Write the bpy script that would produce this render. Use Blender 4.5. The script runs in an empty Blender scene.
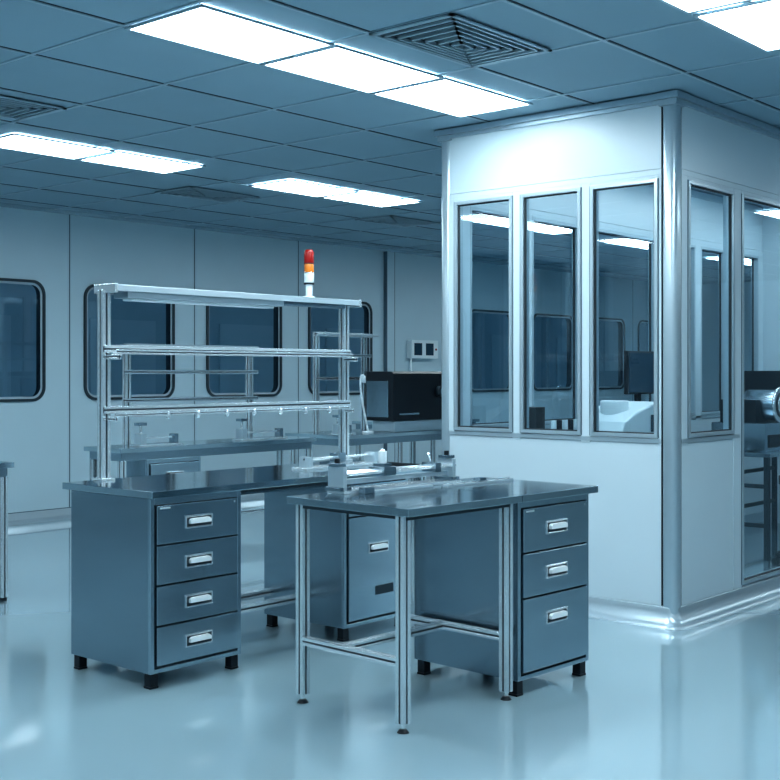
import bpy, bmesh, math
from mathutils import Vector, Matrix

S = bpy.context.scene
try:
    S.view_settings.view_transform = 'Standard'
    S.view_settings.look = 'Medium High Contrast'
except Exception: pass

# ------------------------------------------------------------------ materials
MATS = {}
def mat(name, base, rough=0.5, metal=0.0, var=0.0, vscale=(3,3,3), bump=0.0, bscale=40.0, rvar=0.0, coat=0.0, spec=0.5, aniso=0.0):
    m = bpy.data.materials.new(name); m.use_nodes = True
    nt = m.node_tree; p = nt.nodes['Principled BSDF']
    p.inputs['Base Color'].default_value = (*base, 1)
    p.inputs['Roughness'].default_value = rough
    p.inputs['Metallic'].default_value = metal
    p.inputs['Specular IOR Level'].default_value = spec
    p.inputs['Anisotropic'].default_value = aniso
    if coat: 
        p.inputs['Coat Weight'].default_value = coat
        p.inputs['Coat Roughness'].default_value = 0.05
    tc = nt.nodes.new('ShaderNodeTexCoord')
    mp = nt.nodes.new('ShaderNodeMapping'); mp.inputs['Scale'].default_value = vscale
    nt.links.new(tc.outputs['Object'], mp.inputs['Vector'])
    n = nt.nodes.new('ShaderNodeTexNoise'); n.inputs['Scale'].default_value = 1.0; n.inputs['Detail'].default_value = 4
    nt.links.new(mp.outputs[0], n.inputs['Vector'])
    mix = nt.nodes.new('ShaderNodeMix'); mix.data_type = 'RGBA'
    v = max(var, 0.01)
    mix.inputs['A'].default_value = (*[c*(1-v) for c in base], 1)
    mix.inputs['B'].default_value = (*[min(1, c*(1+v)) for c in base], 1)
    nt.links.new(n.outputs['Fac'], mix.inputs['Factor'])
    nt.links.new(mix.outputs['Result'], p.inputs['Base Color'])
    if rvar:
        mr = nt.nodes.new('ShaderNodeMapRange')
        mr.inputs['To Min'].default_value = max(0.02, rough-rvar); mr.inputs['To Max'].default_value = rough+rvar
        nt.links.new(n.outputs['Fac'], mr.inputs['Value']); nt.links.new(mr.outputs[0], p.inputs['Roughness'])
    if bump:
        n2 = nt.nodes.new('ShaderNodeTexNoise'); n2.inputs['Scale'].default_value = bscale
        nt.links.new(tc.outputs['Object'], n2.inputs['Vector'])
        b = nt.nodes.new('ShaderNodeBump'); b.inputs['Strength'].default_value = bump; b.inputs['Distance'].default_value = 0.01
        nt.links.new(n2.outputs['Fac'], b.inputs['Height']); nt.links.new(b.outputs[0], p.inputs['Normal'])
    MATS[name] = m
    return m

def emit(name, col, st):
    m = bpy.data.materials.new(name); m.use_nodes = True
    nt = m.node_tree; p = nt.nodes['Principled BSDF']
    p.inputs['Base Color'].default_value = (*col, 1)
    p.inputs['Emission Color'].default_value = (*col, 1)
    p.inputs['Emission Strength'].default_value = st
    MATS[name] = m; return m

def glass(name, tint, refl=0.05):
    m = bpy.data.materials.new(name); m.use_nodes = True
    nt = m.node_tree; nt.nodes.clear()
    o = nt.nodes.new('ShaderNodeOutputMaterial')
    t = nt.nodes.new('ShaderNodeBsdfTransparent'); t.inputs[0].default_value = (*tint, 1)
    g = nt.nodes.new('ShaderNodeBsdfGlossy'); g.inputs['Roughness'].default_value = 0.0; g.inputs[0].default_value = (.9, .96, 1, 1)
    lw = nt.nodes.new('ShaderNodeLayerWeight'); lw.inputs['Blend'].default_value = 0.5
    pw = nt.nodes.new('ShaderNodeMath'); pw.operation = 'POWER'; pw.inputs[1].default_value = 4.0
    ma = nt.nodes.new('ShaderNodeMath'); ma.operation = 'MULTIPLY_ADD'; ma.inputs[1].default_value = 0.9; ma.inputs[2].default_value = refl
    ma.use_clamp = True
    mx = nt.nodes.new('ShaderNodeMixShader')
    nt.links.new(lw.outputs['Facing'], pw.inputs[0]); nt.links.new(pw.outputs[0], ma.inputs[0])
    nt.links.new(ma.outputs[0], mx.inputs[0]); nt.links.new(t.outputs[0], mx.inputs[1]); nt.links.new(g.outputs[0], mx.inputs[2])
    nt.links.new(mx.outputs[0], o.inputs[0])
    MATS[name] = m; return m

mat('floor_epoxy', (.31, .435, .495), .10, 0, .04, (.5,.5,.5), .005, 2.0, .02, .8, .8)
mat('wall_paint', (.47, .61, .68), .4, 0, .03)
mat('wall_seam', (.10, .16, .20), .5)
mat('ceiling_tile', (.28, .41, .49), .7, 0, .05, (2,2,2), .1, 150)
mat('ceiling_bar', (.38, .50, .57), .4, .3)
mat('booth_panel', (.54, .65, .71), .32, 0, .02)
mat('aluminium', (.78, .85, .88), .22, .75, .03, (4,4,10))
mat('aluminium_light', (.70, .79, .83), .3, .4, .02)
mat('hood_alu', (.52, .62, .68), .3, .5, .02)
mat('booth_frame', (.44, .54, .60), .28, .5, .02)
mat('groove', (.03, .05, .065), .5, .3)
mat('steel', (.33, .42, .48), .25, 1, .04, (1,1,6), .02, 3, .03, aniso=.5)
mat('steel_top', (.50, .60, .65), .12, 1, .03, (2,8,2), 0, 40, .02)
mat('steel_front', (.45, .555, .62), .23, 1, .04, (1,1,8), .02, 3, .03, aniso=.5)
mat('chrome', (.92, .96, .98), .15, .8)
mat('handle', (.88, .94, .96), .3, .1)
mat('black_plastic', (.012, .018, .025), .4, 0, .1, spec=.3)
mat('rubber', (.02, .03, .038), .5)
mat('white_plastic', (.70, .79, .83), .3)
mat('red_lens', (.30, .012, .01), .2, 0, .02)
mat('amber_lens', (.65, .20, .03), .2, 0, .02)
mat('screen', (.02, .05, .08), .08)
mat('vent_dark', (.02, .035, .05), .7)
mat('corridor_wall', (.38, .52, .60), .6, 0, .1)
emit('lamp_diffuser', (.82, .95, 1.0), 15.5)
emit('corridor_fill', (.65, .87, 1.0), 5.5)
glass('booth_glass', (.76, .87, .92), .06)
glass('wall_glass', (.55, .72, .82), .08)

# ------------------------------------------------------------------ builder
class B:
    def __init__(s, name, loc=(0,0,0), rotz=0.0):
        s.e = bpy.data.objects.new(name, None); s.e.empty_display_size = .1
        s.e.location = loc; s.e.rotation_euler = (0,0,rotz)
        S.collection.objects.link(s.e)
        s.o = Vector(loc); s.parts = {}
    def _p(s, part):
        if part not in s.parts: s.parts[part] = (bmesh.new(), [])
        return s.parts[part]
    def _mi(s, ml, m):
        if m not in ml: ml.append(m)
        return ml.index(m)
    def box(s, part, m, x0, x1, y0, y1, z0, z1):
        bm, ml = s._p(part); i = s._mi(ml, m)
        if x0 > x1: x0, x1 = x1, x0
        if y0 > y1: y0, y1 = y1, y0
        if z0 > z1: z0, z1 = z1, z0
        v = [bm.verts.new(Vector(c)-s.o) for c in ((x0,y0,z0),(x1,y0,z0),(x1,y1,z0),(x0,y1,z0),(x0,y0,z1),(x1,y0,z1),(x1,y1,z1),(x0,y1,z1))]
        for f in ((0,3,2,1),(4,5,6,7),(0,1,5,4),(1,2,6,5),(2,3,7,6),(3,0,4,7)):
            bm.faces.new([v[k] for k in f]).material_index = i
    def cyl(s, part, m, p0, p1, r, seg=20, r2=None):
        bm, ml = s._p(part); i = s._mi(ml, m)
        r2 = r if r2 is None else r2
        p0 = Vector(p0)-s.o; p1 = Vector(p1)-s.o; d = (p1-p0).normalized()
        a = Vector((0,0,1)) if abs(d.z) < .9 else Vector((1,0,0))
        u = d.cross(a).normalized(); w = d.cross(u)
        A, Bq = [], []
        for k in range(seg):
            t = 2*math.pi*k/seg; q = u*math.cos(t)+w*math.sin(t)
            A.append(bm.verts.new(p0+q*r)); Bq.append(bm.verts.new(p1+q*r2))
        for k in range(seg):
            f = bm.faces.new((A[k], A[(k+1)%seg], Bq[(k+1)%seg], Bq[k])); f.material_index = i; f.smooth = True
        bm.faces.new(A[::-1]).material_index = i; bm.faces.new(Bq).material_index = i
    def tube(s, part, m, pts, r, seg=10):
        for a, b in zip(pts[:-1], pts[1:]): s.cyl(part, m, a, b, r, seg)
    def prism(s, part, m, pts, axis, a0, a1, smooth=False):
        bm, ml = s._p(part); i = s._mi(ml, m)
        def c(p, a):
            return Vector((a,p[0],p[1])) if axis=='X' else Vector((p[0],a,p[1])) if axis=='Y' else Vector((p[0],p[1],a))
        A = [bm.verts.new(c(p,a0)-s.o) for p in pts]; C = [bm.verts.new(c(p,a1)-s.o) for p in pts]
        n = len(pts)
        for k in range(n):
            f = bm.faces.new((A[k],A[(k+1)%n],C[(k+1)%n],C[k])); f.material_index = i; f.smooth = smooth
        bm.faces.new(A[::-1]).material_index = i; bm.faces.new(C).material_index = i
    def faces(s, part, m, quads):
        bm, ml = s._p(part); i = s._mi(ml, m)
        for q in quads:
            bm.faces.new([bm.verts.new(Vector(c)-s.o) for c in q]).material_index = i
    def post(s, part, x, y, z0, z1, w=.045, m='aluminium'):
        """slotted aluminium extrusion, vertical"""
        h = w/2; c = w*.39
        s.box(part, 'groove', x-h*.7, x+h*.7, y-h*.7, y+h*.7, z0+.001, z1-.001)
        for sx in (-1, 1):
            for sy in (-1, 1):
                s.box(part, m, x+sx*h, x+sx*(h-c), y+sy*h, y+sy*(h-c), z0, z1)
    def railx(s, part, x0, x1, y, z, w=.04, m='aluminium'):
        h = w/2; c = w*.39
        s.box(part, 'groove', x0+.001, x1-.001, y-h*.7, y+h*.7, z-h*.7, z+h*.7)
        for sz in (-1, 1):
            for sy in (-1, 1):
                s.box(part, m, x0, x1, y+sy*h, y+sy*(h-c), z+sz*h, z+sz*(h-c))
    def raily(s, part, x, y0, y1, z, w=.04, m='aluminium'):
        h = w/2; c = w*.39
        s.box(part, 'groove', x-h*.7, x+h*.7, y0+.001, y1-.001, z-h*.7, z+h*.7)
        for sz in (-1, 1):
            for sx in (-1, 1):
                s.box(part, m, x+sx*h, x+sx*(h-c), y0, y1, z+sz*h, z+sz*(h-c))
    def done(s, bevel=.002):
        for k, (bm, ml) in s.parts.items():
            bmesh.ops.recalc_face_normals(bm, faces=bm.faces)
            me = bpy.data.meshes.new(k); bm.to_mesh(me); bm.free()
            for m in ml: me.materials.append(MATS[m])
            ob = bpy.data.objects.new(k, me); S.collection.objects.link(ob); ob.parent = s.e
            if bevel:
                md = ob.modifiers.new('bevel', 'BEVEL'); md.width = bevel; md.segments = 2; md.limit_method = 'ANGLE'; md.angle_limit = math.radians(50)
        return s.e

def slab(name, m, x0, x1, y0, y1, z0, z1):
    me = bpy.data.meshes.new(name); bm = bmesh.new()
    bmesh.ops.create_cube(bm, size=1)
    for v in bm.verts:
        v.co = Vector(((x0+x1)/2+v.co.x*(x1-x0), (y0+y1)/2+v.co.y*(y1-y0), (z0+z1)/2+v.co.z*(z1-z0)))
    bm.to_mesh(me); bm.free(); me.materials.append(MATS[m])
    o = bpy.data.objects.new(name, me); S.collection.objects.link(o); return o

# ------------------------------------------------------------------ room
CH = 3.03
RX0, RX1, RY0, RY1 = -3.0, 20.0, -4.5, 10.1
slab('floor', 'floor_epoxy', RX0-.1, RX1+.1, RY0-.1, RY1+.1, -.1, 0)
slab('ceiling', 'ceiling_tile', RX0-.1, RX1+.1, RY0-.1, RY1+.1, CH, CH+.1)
slab('wall_left', 'wall_paint', RX0-.1, RX0, RY0-.1, RY1+.1, 0, CH)
slab('wall_right', 'wall_paint', RX1, RX1+.1, RY0-.1, RY1+.1, 0, CH)
slab('wall_front', 'wall_paint', RX0-.1, RX1+.1, RY0-.1, RY0, 0, CH)

def rrect(cx, cz, hw, hh, r, k=8):
    pts = []
    for q, (sx, sz) in enumerate(((1,1),(-1,1),(-1,-1),(1,-1))):
        for i in range(k+1):
            a = math.pi/2*(q + i/k)
            pts.append((cx+sx*(hw-r)+r*math.cos(a), cz+sz*(hh-r)+r*math.sin(a)))
    return pts
def outer_match(loop, x0, x1, z0, z1, k=8):
    out = []
    for q in range(4):
        for i in range(k+1):
            x, z = loop[q*(k+1)+i]
            if q == 0: o = (x1, z) if i < k/2 else (x1, z1) if i == k/2 else (x, z1)
            if q == 1: o = (x, z1) if i < k/2 else (x0, z1) if i == k/2 else (x0, z)
            if q == 2: o = (x0, z) if i < k/2 else (x0, z0) if i == k/2 else (x, z0)
            if q == 3: o = (x, z0) if i < k/2 else (x1, z0) if i == k/2 else (x1, z)
            out.append(o)
    return out
MOD = 1.58; X0M = 6.80 - MOD*6
wb = B('wall_back')
WZ = 1.74; WHH = .565; WHW = .55
wn = 0
x = X0M
while x < RX1:
    xa, xb = max(x, RX0), min(x+MOD, RX1)
    has = (xb-xa) > 1.5 and not (11.2 < x < 12.2)
    if has:
        cx = (xa+xb)/2 - .06
        L = rrect(cx, WZ, WHW, WHH, .12)
        O = outer_match(L, xa, xb, 0, CH)
        n = len(L); q = []
        for i in range(n):
            j = (i+1) % n
            q.append(((L[i][0],RY1,L[i][1]),(L[j][0],RY1,L[j][1]),(O[j][0],RY1,O[j][1]),(O[i][0],RY1,O[i][1])))
        bm, ml = wb._p('panels'); mi = wb._mi(ml, 'wall_paint')
        for f in q:
            vs = []
            for c in f:
                if not any((Vector(c)-v.co).length < 1e-5 for v in vs): vs.append(bm.verts.new(Vector(c)))
            if len(vs) > 2: bm.faces.new(vs).material_index = mi
        wn += 1
        w = B('window_%d' % wn)
        Lg = rrect(cx, WZ, WHW+.018, WHH+.018, .138); Li = rrect(cx, WZ, WHW-.008, WHH-.008, .112)
        Lm = rrect(cx, WZ, WHW-.03, WHH-.03, .095)
        fr = []
        for (A, ya), (C, yc) in (((Lg,RY1-.002),(Lg,RY1-.02)), ((Lg,RY1-.02),(Li,RY1-.02)), ((Li,RY1-.02),(Li,RY1+.10))):
            for i in range(n):
                j = (i+1) % n
                fr.append(((A[i][0],ya,A[i][1]),(A[j][0],ya,A[j][1]),(C[j][0],yc,C[j][1]),(C[i][0],yc,C[i][1])))
        w.faces('gasket', 'groove', fr)
        fr = []
        for i in range(n):
            j = (i+1) % n
            fr.append(((Li[i][0],RY1-.005,Li[i][1]),(Li[j][0],RY1-.005,Li[j][1]),(Lm[j][0],RY1-.002,Lm[j][1]),(Lm[i][0],RY1-.002,Lm[i][1])))
        w.faces('inner_frame', 'booth_frame', fr)
        w.faces('glass', 'wall_glass', [[(p[0], RY1+.02, p[1]) for p in Li]])
        w.done(0)
    else:
        wb.faces('panels', 'wall_paint', [((xa,RY1,0),(xb,RY1,0),(xb,RY1,CH),(xa,RY1,CH))])
    wb.box('panel_seams', 'wall_seam', xb-.006, xb+.006, RY1-.003, RY1+.01, .1, CH)
    x += MOD
wb.done(0)
co = B('corridor')
co.box('back_partition', 'corridor_wall', RX0, RX1, RY1+2.4, RY1+2.5, 0, CH)
co.box('corridor_floor', 'corridor_wall', RX0, RX1, RY1+.11, RY1+2.4, -.1, 0)
co.box('corridor_ceiling', 'corridor_wall', RX0, RX1, RY1+.11, RY1+2.4, CH, CH+.1)
for i in range(8):
    co.box('partition_posts', 'aluminium', 4+i*2.1, 4.1+i*2.1, RY1+2.3, RY1+2.4, 0, CH)
    co.box('partition_doors', 'wall_paint', 4.5+i*2.1, 5.5+i*2.1, RY1+2.37, RY1+2.4, .1, 2.1)
    co.box('added_fill_panels', 'corridor_fill', 4.6+i*2.1, 5.4+i*2.1, RY1+1.0, RY1+1.3, CH-.02, CH-.001)  # added glowing panels, lift the tone behind the back windows
co.done(0)

tb = B('baseboard_back')
tb.prism('cove', 'booth_frame', [(RY1,0),(RY1-.07,0),(RY1-.045,.012),(RY1-.022,.035),(RY1-.01,.07),(RY1,.10)], 'X', RX0, RX1)
tb.box('shadow_line', 'wall_seam', RX0, RX1, RY1-.004, RY1, .10, .108)
tb.done(0)
tt = B('trim_1'); tt.box('ceiling_angle', 'aluminium', RX0, RX1, RY1-.03, RY1-.001, CH-.04, CH-.001); tt.done(0)
tt = B('trim_2'); tt.box('wall_pilaster', 'wall_paint', 11.50, 11.64, RY1-.06, RY1-.001, 0, CH-.045)
tt.box('pilaster_edge', 'wall_seam', 11.49, 11.50, RY1-.06, RY1-.001, 0.01, CH-.045)
tt.box('pilaster_edge', 'wall_seam', 11.64, 11.65, RY1-.06, RY1-.001, 0.01, CH-.045); tt.done(.003)

# ceiling T-bar grid
GX, GY = .825, .765
g = B('trim_ceiling_grid')
k = 3.32 - 7*GX
while k < RX1:
    g.box('bars_lengthwise', 'ceiling_bar', k-.010, k+.010, RY0, RY1-.03, CH-.006, CH)
    g.box('bar_gaps', 'vent_dark', k+.010, k+.020, RY0, RY1-.03, CH-.002, CH)
    k += GX
k = 4.5 - 11*GY
while k < RY1:
    g.box('bars_crosswise', 'ceiling_bar', RX0, RX1, k-.010, k+.010, CH-.0065, CH)
    g.box('bar_gaps', 'vent_dark', RX0, RX1, k-.020, k-.010, CH-.0025, CH)
    k += GY
g.done(0)

def lamp(x0, y0, w=.78, d=.49):
    b = B('ceiling_light_panel', (x0, y0, CH))
    z = CH-.0075
    b.box('diffuser', 'lamp_diffuser', x0+.018, x0+w-.018, y0+.015, y0+d-.015, z-.006, z)
    for (a, c, e, f) in ((x0, x0+w, y0, y0+.015), (x0, x0+w, y0+d-.015, y0+d), (x0, x0+.018, y0+.015, y0+d-.015), (x0+w-.018, x0+w, y0+.015, y0+d-.015)):
        b.box('frame', 'booth_frame', a, c, e, f, z-.01, z)
    b.done(0)
for x_ in (3.33, 4.175, 5.02): lamp(x_, 3.97, .83, .54)
for x_ in (4.32, 5.16): lamp(x_, 7.06, .81, .50)
for x_ in (6.84, 7.71): lamp(x_, 7.03, .83, .50)
for x_ in (9.95, 10.75, 12.6, 13.4, 15.3, 16.1): lamp(x_, 7.06)
for x_ in (3.20, 4.03, 4.86): lamp(x_, 1.96)
for x_ in (6.6, 7.8, 9.0, 10.1): lamp(x_, 3.75, .78, .4)
for x_ in (.9, 1.7, -1.5): lamp(x_, 1.0)  # from here down: unseen panels added out of view for ambient fill
for x_ in (-1.6, -.8, .9, 1.7): lamp(x_, 4.5)
for x_ in (-.8, 1.2, 2.0): lamp(x_, 7.06)
for x_ in (-1.5, 1.0, 3.3, 5.7, 8.1, 10.5, 12.9): lamp(x_, -1.5)
for x_ in (8.2, 11.2, 13.6, 16.0): lamp(x_, 1.4)

def vent(x0, y0, w=.80, d=.49, name='air_vent'):
    b = B(name, (x0, y0, CH))
    z = CH-.0075
    b.box('backing', 'vent_dark', x0, x0+w, y0, y0+d, z-.002, z)
    n = 7
    for i in range(n):
        ax, ay = w/2*i/n, d/2*i/n
        t = .016 if i else .03
        X0, X1, Y0, Y1 = x0+ax, x0+w-ax, y0+ay, y0+d-ay
        zz = z-.003-.003*i
        for q in ((X0,X1,Y0,Y0+t*.7),(X0,X1,Y1-t*.7,Y1),(X0,X0+t,Y0,Y1),(X1-t,X1,Y0,Y1)):
            b.box('louvre_ring_%d' % (i+1), 'ceiling_bar', *q, zz-.006, z-.002)
    b.done(0)
vent(4.14, 3.24); vent(3.32, 6.15); vent(6.55, 7.95); vent(9.1, 7.9)

# ------------------------------------------------------------------ booth
BX, BY, BYE, BXE = 6.13, 3.20, 4.87, 11.0
T = .06
bo = B('cleanroom_booth')
def fbox(part, m, ax, pl, s, a0, a1, d0, d1, z0, z1):
    p0, p1 = pl+s*d0, pl+s*d1
    if ax == 'Y': bo.box(part, m, p0, p1, a0, a1, z0, z1)
    else: bo.box(part, m, a0, a1, p0, p1, z0, z1)
def face(tag, ax, pl, s, a0, a1, ops):
    ops = sorted(ops)
    fbox('upper_panel_'+tag, 'booth_panel', ax, pl, s, a0, a1, .005, T-.005, 2.60, 2.965)
    fbox('head_rail_'+tag, 'booth_panel', ax, pl, s, a0, a1, 0, T, 2.565, 2.597)
    prev = a0
    for (lo, hi, zl, zh) in ops:
        fbox('mullions_'+tag, 'booth_panel', ax, pl, s, prev, lo-.001, 0, T, max(zl-.04, .1), 2.565)
        f = .022
        for q in ((lo,hi,zh-f,zh),(lo,hi,zl,zl+f),(lo,lo+f,zl+f,zh-f),(hi-f,hi,zl+f,zh-f)):
            fbox('window_frames_'+tag, 'booth_frame', ax, pl, s, q[0], q[1], -.008, T, q[2], q[3])
        g2 = f+.008
        for q in ((lo+f,hi-f,zh-g2,zh-f),(lo+f,hi-f,zl+f,zl+g2),(lo+f,lo+g2,zl+g2,zh-g2),(hi-g2,hi-f,zl+g2,zh-g2)):
            fbox('gaskets_'+tag, 'rubber', ax, pl, s, q[0], q[1], .004, .02, q[2], q[3])
        fbox('frame_outline_'+tag, 'wall_seam', ax, pl, s, lo-.007, lo-.001, -.003, .01, zl, zh)
        fbox('frame_outline_'+tag, 'wall_seam', ax, pl, s, hi+.001, hi+.007, -.003, .01, zl, zh)
        d = .015; p = pl+s*d; a, c, zz0, zz1 = lo+f, hi-f, zl+f, zh-f
        if ax == 'Y': quad = ((p,a,zz0),(p,c,zz0),(p,c,zz1),(p,a,zz1))
        else: quad = ((a,p,zz0),(c,p,zz0),(c,p,zz1),(a,p,zz1))
        bo.faces('glass_'+tag, 'booth_glass', [quad])
        if zh < 2.56: fbox('mullions_'+tag, 'booth_panel', ax, pl, s, lo, hi, 0, T, zh, 2.565)
        prev = hi+.001
    fbox('mullions_'+tag, 'booth_panel', ax, pl, s, prev, a1, 0, T, 1.03, 2.565)
    segs = []; cur = a0
    for (lo, hi, zl, zh) in ops:
        if zl < .5:
            if lo-cur > .05: segs.append((cur, lo-.03))
            cur = hi+.03
    if a1-cur > .05: segs.append((cur, a1))
    for (u, v) in segs:
        fbox('lower_panel_'+tag, 'booth_panel', ax, pl, s, u, v, .005, T-.005, .10, 1.03)
        fbox('sill_'+tag, 'booth_frame', ax, pl, s, u, v, -.002, T, 1.032, 1.058)
    fbox('cornice_'+tag, 'booth_frame', ax, pl, s, a0-.03, a1, -.03, T, 2.985, CH-.008)
    fbox('cornice_'+tag, 'booth_frame', ax, pl, s, a0-.01, a1, -.012, T, 2.962, 2.985)
    fbox('base_'+tag, 'booth_frame', ax, pl, s, a0, a1, 0, T, 0, .10)
Wz = (1.062, 2.545)
face('west', 'Y', BX, 1, BY+.085, BYE-.05, [(3.305,3.75,*Wz),(3.815,4.25,*Wz),(4.315,4.77,*Wz)])
face('south', 'X', BY, 1, BX+.085, BXE, [(6.29,6.89,*Wz),(7.0,8.02,.12,2.545),(8.14,9.1,*Wz),(9.2,10.1,*Wz),(10.2,10.92,*Wz)])
face('north', 'X', BYE, -1, BX+.085, BXE, [(6.35,7.0,*Wz),(7.08,7.73,*Wz),(7.85,8.9,.12,2.545),(9.0,9.6,*Wz),(9.7,10.2,*Wz),(10.3,10.9,*Wz)])
prof = [(.085,0),(.082,.008),(.06,.016),(.04,.030),(.024,.052),(.014,.08),(.010,.105),(0,.108)]
cxx, cyy = BX+.04, BY+.04
path = lambda d: [(BXE, BY-d)] + [(cxx-(.04+d)*math.sin(a), cyy-(.04+d)*math.cos(a)) for a in [math.pi/2*i/8 for i in range(9)]] + [(BX-d, BYE)]
bm, ml = bo._p('cove_skirting'); mi = bo._mi(ml, 'booth_frame')
rows = [[bm.verts.new(Vector((px, py, z))) for (px, py) in path(d)] for (d, z) in prof]
for r0, r1 in zip(rows[:-1], rows[1:]):
    for i in range(len(r0)-1):
        f = bm.faces.new((r0[i], r0[i+1], r1[i+1], r1[i])); f.material_index = mi; f.smooth = True
def rpost(cx, cy, h=.045, r=.03):
    pts = []
    for q,(sx,sy) in enumerate(((1,1),(-1,1),(-1,-1),(1,-1))):
        for i in range(9):
            a = math.pi/2*(q+i/8)
            pts.append((cx+sx*(h-r)+r*math.cos(a), cy+sy*(h-r)+r*math.sin(a)))
    bo.prism('corner_posts', 'booth_frame', pts, 'Z', 0.02, 2.985, True)
    bo.box('corner_caps', 'booth_frame', cx-h-.012, cx+h+.012, cy-h-.012, cy+h+.012, 2.95, 2.985)
    bo.box('corner_caps', 'booth_frame', cx-h-.028, cx+h+.028, cy-h-.028, cy+h+.028, 2.985, CH-.008)
rpost(BX+.036, BY+.036)
rpost(BX+.035, BYE-.02, .04, .028)
bo.box('corner_reveals', 'groove', BX+.003, BX+.03, BY+.082, BY+.087, .11, 2.95)
bo.box('corner_reveals', 'groove', BX+.082, BX+.087, BY+.003, BY+.03, .11, 2.95)
bo.box('end_panel', 'booth_panel', BXE, BXE+.07, BY, BYE, 0, 2.985)
bo.done(.0015)

# ------------------------------------------------------------------ furniture
def pedestal(b, tag, x0, x1, y0, y1, z0, z1, drawers, label=True):
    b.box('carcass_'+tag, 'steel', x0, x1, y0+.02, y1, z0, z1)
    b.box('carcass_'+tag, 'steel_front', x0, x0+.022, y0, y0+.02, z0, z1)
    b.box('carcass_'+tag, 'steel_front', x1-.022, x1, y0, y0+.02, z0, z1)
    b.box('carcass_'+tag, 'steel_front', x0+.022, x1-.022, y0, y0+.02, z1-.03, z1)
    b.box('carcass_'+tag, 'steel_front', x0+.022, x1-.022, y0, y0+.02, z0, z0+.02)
    b.box('carcass_'+tag, 'groove', x0+.022, x1-.022, y0+.012, y0+.0199, z0+.02, z1-.03)
    zt = z1-.035; zb = z0+.026; tot = sum(drawers); H = zt-zb
    for i, d in enumerate(drawers):
        h = H*d/tot; a = zt-h+.009; c = zt
        b.box('drawer_%d_%s' % (i+1, tag), 'steel_front', x0+.030, x1-.030, y0-.010, y0+.012, a, c)
        xm = (x0+x1)/2; zc = (a+c)/2 + (.0 if d < 1.4 else h*.18)
        w, hh = .075, .026
        hp = 'handle_%d_%s' % (i+1, tag)
        yf = y0-.010
        b.box(hp, 'groove', xm-w, xm+w, yf-.0015, yf+.001, zc-hh, zc+hh)
        b.box(hp, 'chrome', xm-w-.005, xm+w+.005, yf-.006, yf+.001, zc+hh-.004, zc+hh+.004)
        b.box(hp, 'chrome', xm-w-.005, xm-w, yf-.006, yf+.001, zc-hh, zc+hh)
        b.box(hp, 'chrome', xm+w, xm+w+.005, yf-.006, yf+.001, zc-hh, zc+hh)
        b.box(hp, 'chrome', xm-w-.005, xm+w+.005, yf-.006, yf+.001, zc-hh-.004, zc-hh+.003)
        b.prism(hp, 'handle', [(xm-w*.82,zc-.008),(xm+w*.82,zc-.008),(xm+w*.82,zc+.008),(xm+w*.66,zc+.016),(xm-w*.66,zc+.016),(xm-w*.82,zc+.008)], 'Y', yf-.02, yf-.001)
        if label and i == 0:
            b.box('label_'+tag, 'aluminium_light', x0+.045, x0+.105, yf-.0015, yf+.001, c-.016, c-.008)
            b.box('lock_'+tag, 'chrome', x1-.055, x1-.045, yf-.003, yf+.001, c-.02, c-.01)
        zt -= h
    for (fx, fy) in ((x0+.03,y0+.035),(x1-.03,y0+.035),(x0+.03,y1-.035),(x1-.03,y1-.035)):
        b.box('feet_'+tag, 'black_plastic', fx-.024, fx+.024, fy-.024, fy+.024, 0, .010)
        b.box('feet_'+tag, 'black_plastic', fx-.022, fx+.022, fy-.022, fy+.022, .010, z0+.001)

def desktop(b, x0, x1, y0, y1, z=.90, t=.032, part='worktop'):
    b.box(part, 'steel_top', x0, x1, y0, y1, z-t, z)
    b.box(part+'_underframe', 'groove', x0+.04, x1-.04, y0+.04, y1-.04, z-t-.02, z-t-.0005)

# ---- main workbench (left)
b = B('steel_workbench', (3.36, 4.34, 0))
desktop(b, 3.345, 5.40, 4.325, 5.03)
pedestal(b, 'a', 3.355, 3.90, 4.35, 4.97, .07, .866, [1,1,1,1])
pedestal(b, 'b', 4.63, 5.16, 4.35, 4.97, .07, .866, [.5, 1.6])
b.box('door_vent_recess', 'groove', 4.87, 5.02, 4.338, 4.342, .22, .27)
b.box('frame_apron', 'steel', 3.90, 4.63, 4.94, 4.96, .76, .848)
b.railx('lower_stretcher_1', 3.90, 4.63, 4.93, .20, .04)
b.railx('lower_stretcher_2', 3.90, 4.63, 4.68, .20, .04)
b.railx('lower_stretcher_3', 5.16, 5.36, 4.95, .30, .04)
for yy in (4.42, 5.0):
    b.post('end_leg', 5.36, yy, .02, .85); b.cyl('end_leg_feet', 'black_plastic', (5.36,yy,0),(5.36,yy,.025),.022,14)
for xx, nn in ((3.56, 1), (5.31, 2)):
    b.post('rack_post_%d' % nn, xx, 4.99, .90, 1.85, .048)
    b.box('post_base_%d' % nn, 'aluminium', xx-.04, xx+.04, 4.95, 5.028, .90, .912)
b.railx('middle_rail', 3.54, 5.33, 4.965, 1.555, .038)
b.box('middle_shelf', 'aluminium_light', 3.58, 5.28, 4.90, 4.945, 1.53, 1.54)
b.railx('front_rail', 3.57, 5.27, 4.89, 1.54, .025)
b.railx('lower_rail', 3.54, 5.33, 4.965, 1.25, .036)
b.railx('lower_rail_front', 3.57, 5.27, 4.91, 1.225, .016)
for i in range(7):
    b.cyl('rail_clips', 'chrome', (3.9+i*.2,4.91,1.20), (3.9+i*.2,4.91,1.235), .012, 12)
for xx in (3.57, 5.30):
    b.raily('rack_arms', xx, 4.875, 4.98, 1.515, .026)
    b.raily('rack_arms', xx, 4.90, 4.98, 1.205, .02)
b.box('top_hood', 'hood_alu', 3.56, 5.33, 4.89, 5.04, 1.862, 1.874)
b.box('top_hood', 'hood_alu', 3.56, 5.33, 4.882, 4.892, 1.842, 1.874)
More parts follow.
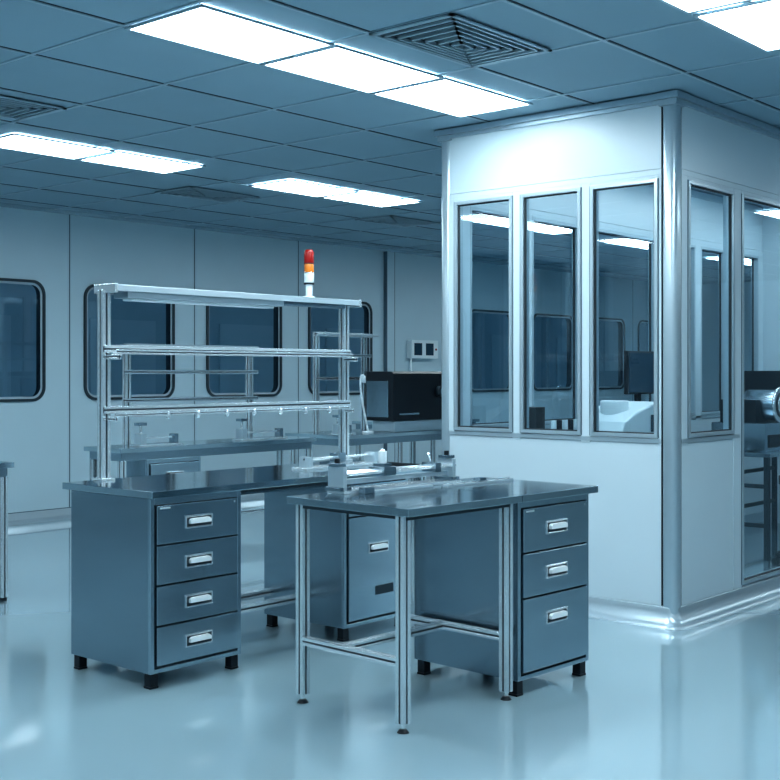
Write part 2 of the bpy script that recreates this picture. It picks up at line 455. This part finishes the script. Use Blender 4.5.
b.box('top_hood', 'hood_alu', 3.56, 5.33, 5.038, 5.048, 1.832, 1.874)
b.box('top_hood', 'aluminium', 3.545, 3.56, 4.875, 5.055, 1.832, 1.878)
b.box('top_hood', 'aluminium', 5.33, 5.345, 4.875, 5.055, 1.832, 1.878)
b.box('task_lamp_housing', 'booth_frame', 3.64, 4.72, 4.90, 5.02, 1.812, 1.861)
b.box('task_lamp_tube', 'white_plastic', 3.68, 4.66, 4.92, 5.0, 1.80, 1.812)
b.box('hood_rear_channel', 'steel', 4.74, 5.28, 4.95, 5.02, 1.825, 1.861)
b.done()

b = B('stack_light', (4.95, 4.95, 1.875))
cx, cy = 4.98, 4.96
b.cyl('base', 'white_plastic', (cx,cy,1.8745), (cx,cy,1.885), .036, 24)
b.cyl('stem', 'white_plastic', (cx,cy,1.885), (cx,cy,1.955), .02, 24)
b.cyl('collar', 'black_plastic', (cx,cy,1.955), (cx,cy,1.965), .031, 24)
b.cyl('white_segment', 'white_plastic', (cx,cy,1.965), (cx,cy,2.02), .029, 24)
b.cyl('white_rim', 'chrome', (cx,cy,2.02), (cx,cy,2.025), .031, 24)
b.cyl('amber_segment', 'amber_lens', (cx,cy,2.025), (cx,cy,2.075), .029, 24)
b.cyl('amber_rim', 'black_plastic', (cx,cy,2.075), (cx,cy,2.08), .031, 24)
b.cyl('red_segment', 'red_lens', (cx,cy,2.08), (cx,cy,2.145), .029, 24)
b.cyl('cap', 'red_lens', (cx,cy,2.145), (cx,cy,2.16), .029, 24, .02)
b.done(.001)

# ---- front table with pedestal
TX, TY = 3.60, 3.04
R = math.radians(-2.5)
b = B('assembly_table', (TX, TY, 0), R)
desktop(b, 3.585, 4.325, 3.02, 3.74)
b.box('worktop_extension', 'steel_top', 4.329, 4.915, 3.02, 3.74, .868, .90)
pedestal(b, 'drawers', 4.345, 4.895, 3.06, 3.68, .07, .866, [1,1,1.65])
for nn, (xx, yy) in enumerate(((3.625,3.085),(3.645,3.70),(4.29,3.085),(4.29,3.70))):
    b.post('leg_%d' % (nn+1), xx, yy, .035, .866, .045)
    b.cyl('leg_foot_%d' % (nn+1), 'chrome', (xx,yy,.012), (xx,yy,.04), .009, 12)
    b.cyl('leg_foot_%d' % (nn+1), 'black_plastic', (xx,yy,0), (xx,yy,.014), .026, 18, .014)
b.raily('stretcher_left', 3.634, 3.108, 3.678, .275, .035)
b.raily('stretcher_right', 4.29, 3.108, 3.678, .275, .035)
b.railx('stretcher_middle', 3.65, 4.272, 3.45, .275, .035)
b.done()

b = B('linear_positioning_fixture', (TX, TY, 0), R)
z = .9005
b.box('base_plate', 'aluminium', 3.80, 4.60, 3.60, 3.71, z, z+.014)
b.cyl('guide_rod_1', 'chrome', (3.82,3.625,z+.085), (4.58,3.625,z+.085), .009, 16)
b.cyl('guide_rod_2', 'chrome', (3.82,3.685,z+.085), (4.58,3.685,z+.085), .009, 16)
b.box('beam', 'booth_frame', 3.86, 4.54, 3.64, 3.67, z+.04, z+.06)
for i, xx in enumerate((3.80, 4.54)):
    b.box('end_block_%d' % (i+1), 'booth_frame', xx, xx+.022, 3.605, 3.705, z+.014, z+.12)
    b.box('end_block_foot_%d' % (i+1), 'steel', xx-.02, xx+.05, 3.605, 3.705, z+.014, z+.03)
    b.box('end_clamp_%d' % (i+1), 'steel', xx-.01, xx+.032, 3.62, 3.69, z+.12, z+.135)
    b.cyl('clamp_knob_%d' % (i+1), 'black_plastic', (xx+.011,3.655,z+.135), (xx+.011,3.655,z+.155), .012, 16)
b.box('carriage', 'steel', 4.06, 4.14, 3.605, 3.705, z+.065, z+.105)
b.box('carriage', 'steel', 4.075, 4.125, 3.62, 3.69, z+.105, z+.12)
b.cyl('indicator', 'white_plastic', (4.10,3.655,z+.12), (4.10,3.655,z+.175), .02, 20)
b.cyl('indicator_cap', 'chrome', (4.10,3.655,z+.175), (4.10,3.655,z+.185), .015, 20, .008)
b.box('second_carriage', 'steel', 4.42, 4.46, 3.61, 3.70, z+.06, z+.105)
b.cyl('lever', 'chrome', (4.44,3.655,z+.105), (4.40,3.64,z+.15), .005, 10)
b.box('stop_block', 'steel', 3.88, 3.94, 3.55, 3.59, z, z+.028)
b.box('stop_block', 'booth_frame', 3.95, 4.34, 3.555, 3.58, z, z+.01)
b.done(.0012)

b = B('guide_rail', (TX, TY, 0), R)
b.box('rail', 'booth_frame', 4.37, 4.87, 3.49, 3.525, z, z+.010)
b.box('rail_top', 'aluminium', 4.38, 4.86, 3.502, 3.514, z+.010, z+.016)
b.box('slider', 'steel', 4.60, 4.65, 3.485, 3.53, z+.016, z+.028)
for i in range(6): b.cyl('bolts', 'groove', (4.41+i*.085,3.495,z+.010), (4.41+i*.085,3.495,z+.013), .004, 10)
b.done(.001)

b = B('clamping_jig', (5.0, 4.7, .9))
b.box('plate', 'aluminium', 4.62, 5.28, 4.62, 4.74, z, z+.012)
b.box('riser_1', 'booth_frame', 4.66, 4.69, 4.64, 4.72, z+.012, z+.07)
b.box('riser_2', 'booth_frame', 5.20, 5.23, 4.64, 4.72, z+.012, z+.07)
b.cyl('rod', 'chrome', (4.66,4.68,z+.055), (5.24,4.68,z+.055), .008, 14)
b.box('slide_block', 'steel', 4.90, 4.96, 4.645, 4.715, z+.03, z+.08)
b.done(.001)

# ---- rear benches
def rear_bench(name, x0, x1, y0, y1, rack=None, top=.9, drawers=False):
    b = B(name, (x0, y0, 0))
    b.box('worktop', 'steel_top', x0, x1, y0, y1, top-.032, top)
    b.box('worktop_frame', 'steel', x0+.03, x1-.03, y0+.03, y1-.03, top-.09, top-.033)
    n = 0
    for xx in (x0+.05, x1-.05):
        for yy in (y0+.05, y1-.05):
            n += 1
            b.post('leg_%d' % n, xx, yy, .02, top-.09); b.cyl('foot_%d' % n, 'black_plastic', (xx,yy,0),(xx,yy,.021),.025,12)
        b.raily('side_stretcher', xx, y0+.073, y1-.073, .25, .035)
    b.railx('rear_stretcher', x0+.073, x1-.073, y1-.05, .30, .035)
    if rack:
        ra, rb, h = rack; ym = y1-.08
        for xx in (ra, rb): b.post('rack_post', xx, ym, top, h, .045)
        b.railx('rack_top_rail', ra-.05, rb+.05, ym-.04, h-.02, .04)
        b.box('rack_top_shelf', 'booth_frame', ra-.05, rb+.05, ym-.14, ym-.065, h-.03, h-.015)
        b.railx('rack_middle_rail', ra-.05, rb+.05, ym-.04, h-.21, .03)
        b.railx('rack_lower_rail', ra-.05, rb+.05, ym-.035, h-.42, .03)
    if drawers:
        pedestal(b, 'rear', x0+.25, x0+.75, y0+.03, y1-.06, .085, top-.091, [1,1,1.5], False)
    b.done(.0015)
rear_bench('packing_bench', 5.06, 7.02, 6.9, 7.34, (5.38, 6.60, 1.65), drawers=True)
rear_bench('packing_bench', 7.35, 9.1, 6.9, 7.62, (7.66, 8.30, 1.80))
rear_bench('side_table', 2.4, 4.12, 6.72, 7.4, None, .87)
rear_bench('packing_bench', 9.6, 11.0, 8.2, 8.9, None)

def jig(x, y, z=.9005, L=.4):
    b = B('assembly_jig', (x, y, z))
    b.box('plate', 'aluminium', x, x+L, y, y+.12, z, z+.012)
    b.box('tower', 'booth_frame', x+.03, x+.08, y+.02, y+.1, z+.012, z+.09)
    b.cyl('spindle', 'chrome', (x+.055,y+.06,z+.09), (x+.055,y+.06,z+.15), .01, 14)
    b.box('head', 'steel', x+.02, x+.09, y+.03, y+.09, z+.15, z+.17)
    b.box('arm', 'aluminium', x+.08, x+L-.02, y+.045, y+.075, z+.05, z+.065)
    b.box('stop', 'steel', x+L-.06, x+L-.02, y+.03, y+.09, z+.012, z+.08)
    b.done(.001)
jig(5.3, 7.0); jig(6.3, 7.02, L=.5); jig(7.38, 7.0, L=.22)

b = B('laser_marking_machine', (8.05, 7.0, .9))
b.box('plinth', 'booth_frame', 8.08, 8.85, 6.97, 7.24, z, z+.10)
b.prism('housing', 'black_plastic', [(6.95,z+.10),(7.28,z+.10),(7.28,z+.545),(6.97,z+.545),(6.95,z+.525)], 'X', 8.04, 8.86)
b.box('side_cap', 'steel', 8.025, 8.04, 7.0, 7.26, z+.13, z+.46)
b.cyl('lens_barrel', 'groove', (8.68,6.949,z+.36), (8.68,6.90,z+.36), .05, 24)
b.cyl('lens_ring', 'steel', (8.68,6.90,z+.36), (8.68,6.896,z+.36), .03, 24)
b.box('control_strip', 'steel', 8.12, 8.4, 6.943, 6.9495, z+.15, z+.17)
b.done(.006)

b = B('gooseneck_lamp', (7.85, 7.1, .9))
pts = []
for i in range(17):
    t = i/16
    pts.append((7.87-.10*math.sin(t*2.6), 7.1, .912+ .50*math.sin(t*math.pi*.56)))
b.cyl('base', 'aluminium_light', (7.87,7.1,.9005), (7.87,7.1,.915), .05, 20)
b.tube('hose', 'white_plastic', pts, .009)
b.cyl('head', 'white_plastic', pts[-1], (pts[-1][0]-.02, 7.1, pts[-1][2]-.05), .012, 16, .03)
b.done(0)

b = B('wall_control_panel', (12.2, RY1, 1.7))
b.box('enclosure', 'white_plastic', 11.95, 12.5, RY1-.09, RY1-.001, 1.62, 1.86)
b.box('display_1', 'screen', 12.0, 12.16, RY1-.094, RY1-.09, 1.66, 1.82)
b.box('display_2', 'screen', 12.24, 12.40, RY1-.094, RY1-.09, 1.66, 1.82)
b.tube('conduit', 'aluminium_light', [(12.0,RY1-.03,1.62),(12.0,RY1-.03,1.1)], .015)
b.cyl('button', 'red_lens', (12.45,RY1-.09,1.74), (12.45,RY1-.10,1.74), .015, 14)
b.done(.003)

# ---- equipment inside the booth
def plain_bench(name, x0, x1, y0, y1, top):
    b = B(name, (x0,y0,0))
    b.box('worktop', 'steel_top', x0, x1, y0, y1, top-.03, top)
    for xx in (x0+.04, x1-.04):
        for yy in (y0+.04, y1-.04):
            b.box('legs', 'groove', xx-.02, xx+.02, yy-.02, yy+.02, 0, top-.03)
    for zz in (.25, .55):
        b.box('lower_rails', 'groove', x0+.02, x1-.02, y1-.055, y1-.025, zz, zz+.03)
        b.box('lower_rails', 'groove', x0+.025, x0+.055, y0+.02, y1-.02, zz, zz+.03)
    b.done(.002)
plain_bench('laboratory_bench', 6.5, 8.5, 4.05, 4.7, .90)
plain_bench('laboratory_bench', 8.7, 10.6, 3.75, 4.55, .82)
b = B('bench_analyzer', (7.3, 4.1, .9))
pr = [(7.1,z),(7.95,z),(7.95,z+.22),(7.88,z+.30),(7.6,z+.33),(7.3,z+.26),(7.15,z+.2),(7.1,z+.12)]
b.prism('housing', 'white_plastic', pr, 'Y', 4.1, 4.5)
b.box('display', 'screen', 7.5, 7.75, 4.092, 4.1, z+.12, z+.24)
b.box('tray', 'groove', 7.2, 7.45, 4.09, 4.1, z+.04, z+.07)
b.cyl('carousel', 'white_plastic', (7.35,4.3,z+.2), (7.35,4.3,z+.34), .10, 28)
b.done(.012)
b = B('computer_monitor', (8.2, 4.6, .9))
b.box('stand_foot', 'black_plastic', 8.1, 8.34, 4.52, 4.68, .9005, .915)
b.box('stand_neck', 'black_plastic', 8.19, 8.25, 4.59, 4.62, .915, 1.4)
b.box('bezel', 'black_plastic', 7.98, 8.46, 4.555, 4.59, 1.27, 1.60)
b.box('panel', 'screen', 7.995, 8.445, 4.551, 4.555, 1.285, 1.585)
b.done(.004)
b = B('sample_centrifuge', (9.2, 4.0, .82))
zc = .8205
b.box('body', 'steel', 8.85, 9.35, 3.85, 4.3, zc, zc+.22)
b.box('shoulder', 'black_plastic', 8.90, 9.30, 3.95, 4.25, zc+.22, zc+.40)
b.cyl('drum', 'steel', (9.1,3.85,zc+.36), (9.1,4.1,zc+.36), .12, 36)
for k, (ra, mm) in enumerate(((.14,'chrome'),(.10,'groove'),(.075,'aluminium'),(.03,'groove'))):
    b.cyl('drum_ring_%d' % (k+1), mm, (9.1,3.83-.006*k,zc+.36), (9.1,3.85,zc+.36), ra, 36)
b.box('panel', 'black_plastic', 8.9, 9.3, 3.842, 3.85, zc+.03, zc+.13)
b.tube('hose', 'black_plastic', [(8.93,4.2,zc+.40),(8.93,4.2,zc+.55),(9.0,4.2,zc+.62),(9.15,4.2,zc+.62),(9.22,4.2,zc+.55),(9.22,4.2,zc+.40)], .014)
b.done(.004)
b = B('instrument_rack', (9.6, 4.0, .82))
b.box('cabinet', 'black_plastic', 9.6, 10.2, 3.9, 4.4, .8205, 1.45)
for i in range(4): b.box('module_%d' % (i+1), 'steel', 9.63, 10.17, 3.89, 3.9, .85+i*.15, .97+i*.15)
b.done(.003)
b = B('laboratory_stool', (8.6, 3.55, 0))
sx, sy = 8.75, 3.52
b.cyl('seat', 'black_plastic', (sx,sy,.60), (sx,sy,.66), .17, 28)
b.cyl('column', 'chrome', (sx,sy,.1), (sx,sy,.60), .025, 16)
for i in range(5):
    a = i*2*math.pi/5
    ex, ey = sx+.22*math.cos(a), sy+.22*math.sin(a)
    b.tube('legs', 'black_plastic', [(sx,sy,.12),(ex,ey,.06)], .016)
    b.cyl('castors', 'rubber', (ex-.012,ey,.03), (ex+.012,ey,.03), .03, 14)
for i in range(20):
    a, c = i*math.pi/10, (i+1)*math.pi/10
    b.tube('foot_ring', 'chrome', [(sx+.15*math.cos(a),sy+.15*math.sin(a),.28),(sx+.15*math.cos(c),sy+.15*math.sin(c),.28)], .008)
for i in range(3):
    a = i*2*math.pi/3
    b.tube('ring_spokes', 'chrome', [(sx,sy,.28),(sx+.15*math.cos(a),sy+.15*math.sin(a),.28)], .007)
b.done(0)
b = B('sample_tray', (6.6, 4.4, .9))
b.box('tray', 'black_plastic', 6.6, 6.98, 4.2, 4.5, .9005, .93)
for i in range(5): b.cyl('vials', 'black_plastic' if i % 2 else 'white_plastic', (6.65+i*.07,4.35,.93), (6.65+i*.07,4.35,1.12), .018, 14)
b.box('reader', 'black_plastic', 6.6, 6.85, 4.55, 4.66, .9005, 1.2)
b.done(.002)

# ------------------------------------------------------------------ world & camera
w = bpy.data.worlds.new('world'); S.world = w; w.use_nodes = True
w.node_tree.nodes['Background'].inputs[0].default_value = (.2, .35, .45, 1)
w.node_tree.nodes['Background'].inputs[1].default_value = .3
cam = bpy.data.cameras.new('camera'); co_ = bpy.data.objects.new('camera', cam); S.collection.objects.link(co_)
co_.location = (0, 0, 1.44); co_.rotation_euler = (math.radians(90), 0, math.radians(-49))
cam.sensor_width = 36; cam.lens = 36*1192/780; cam.shift_y = -18/780
cam.clip_start = .05; cam.clip_end = 100
S.camera = co_
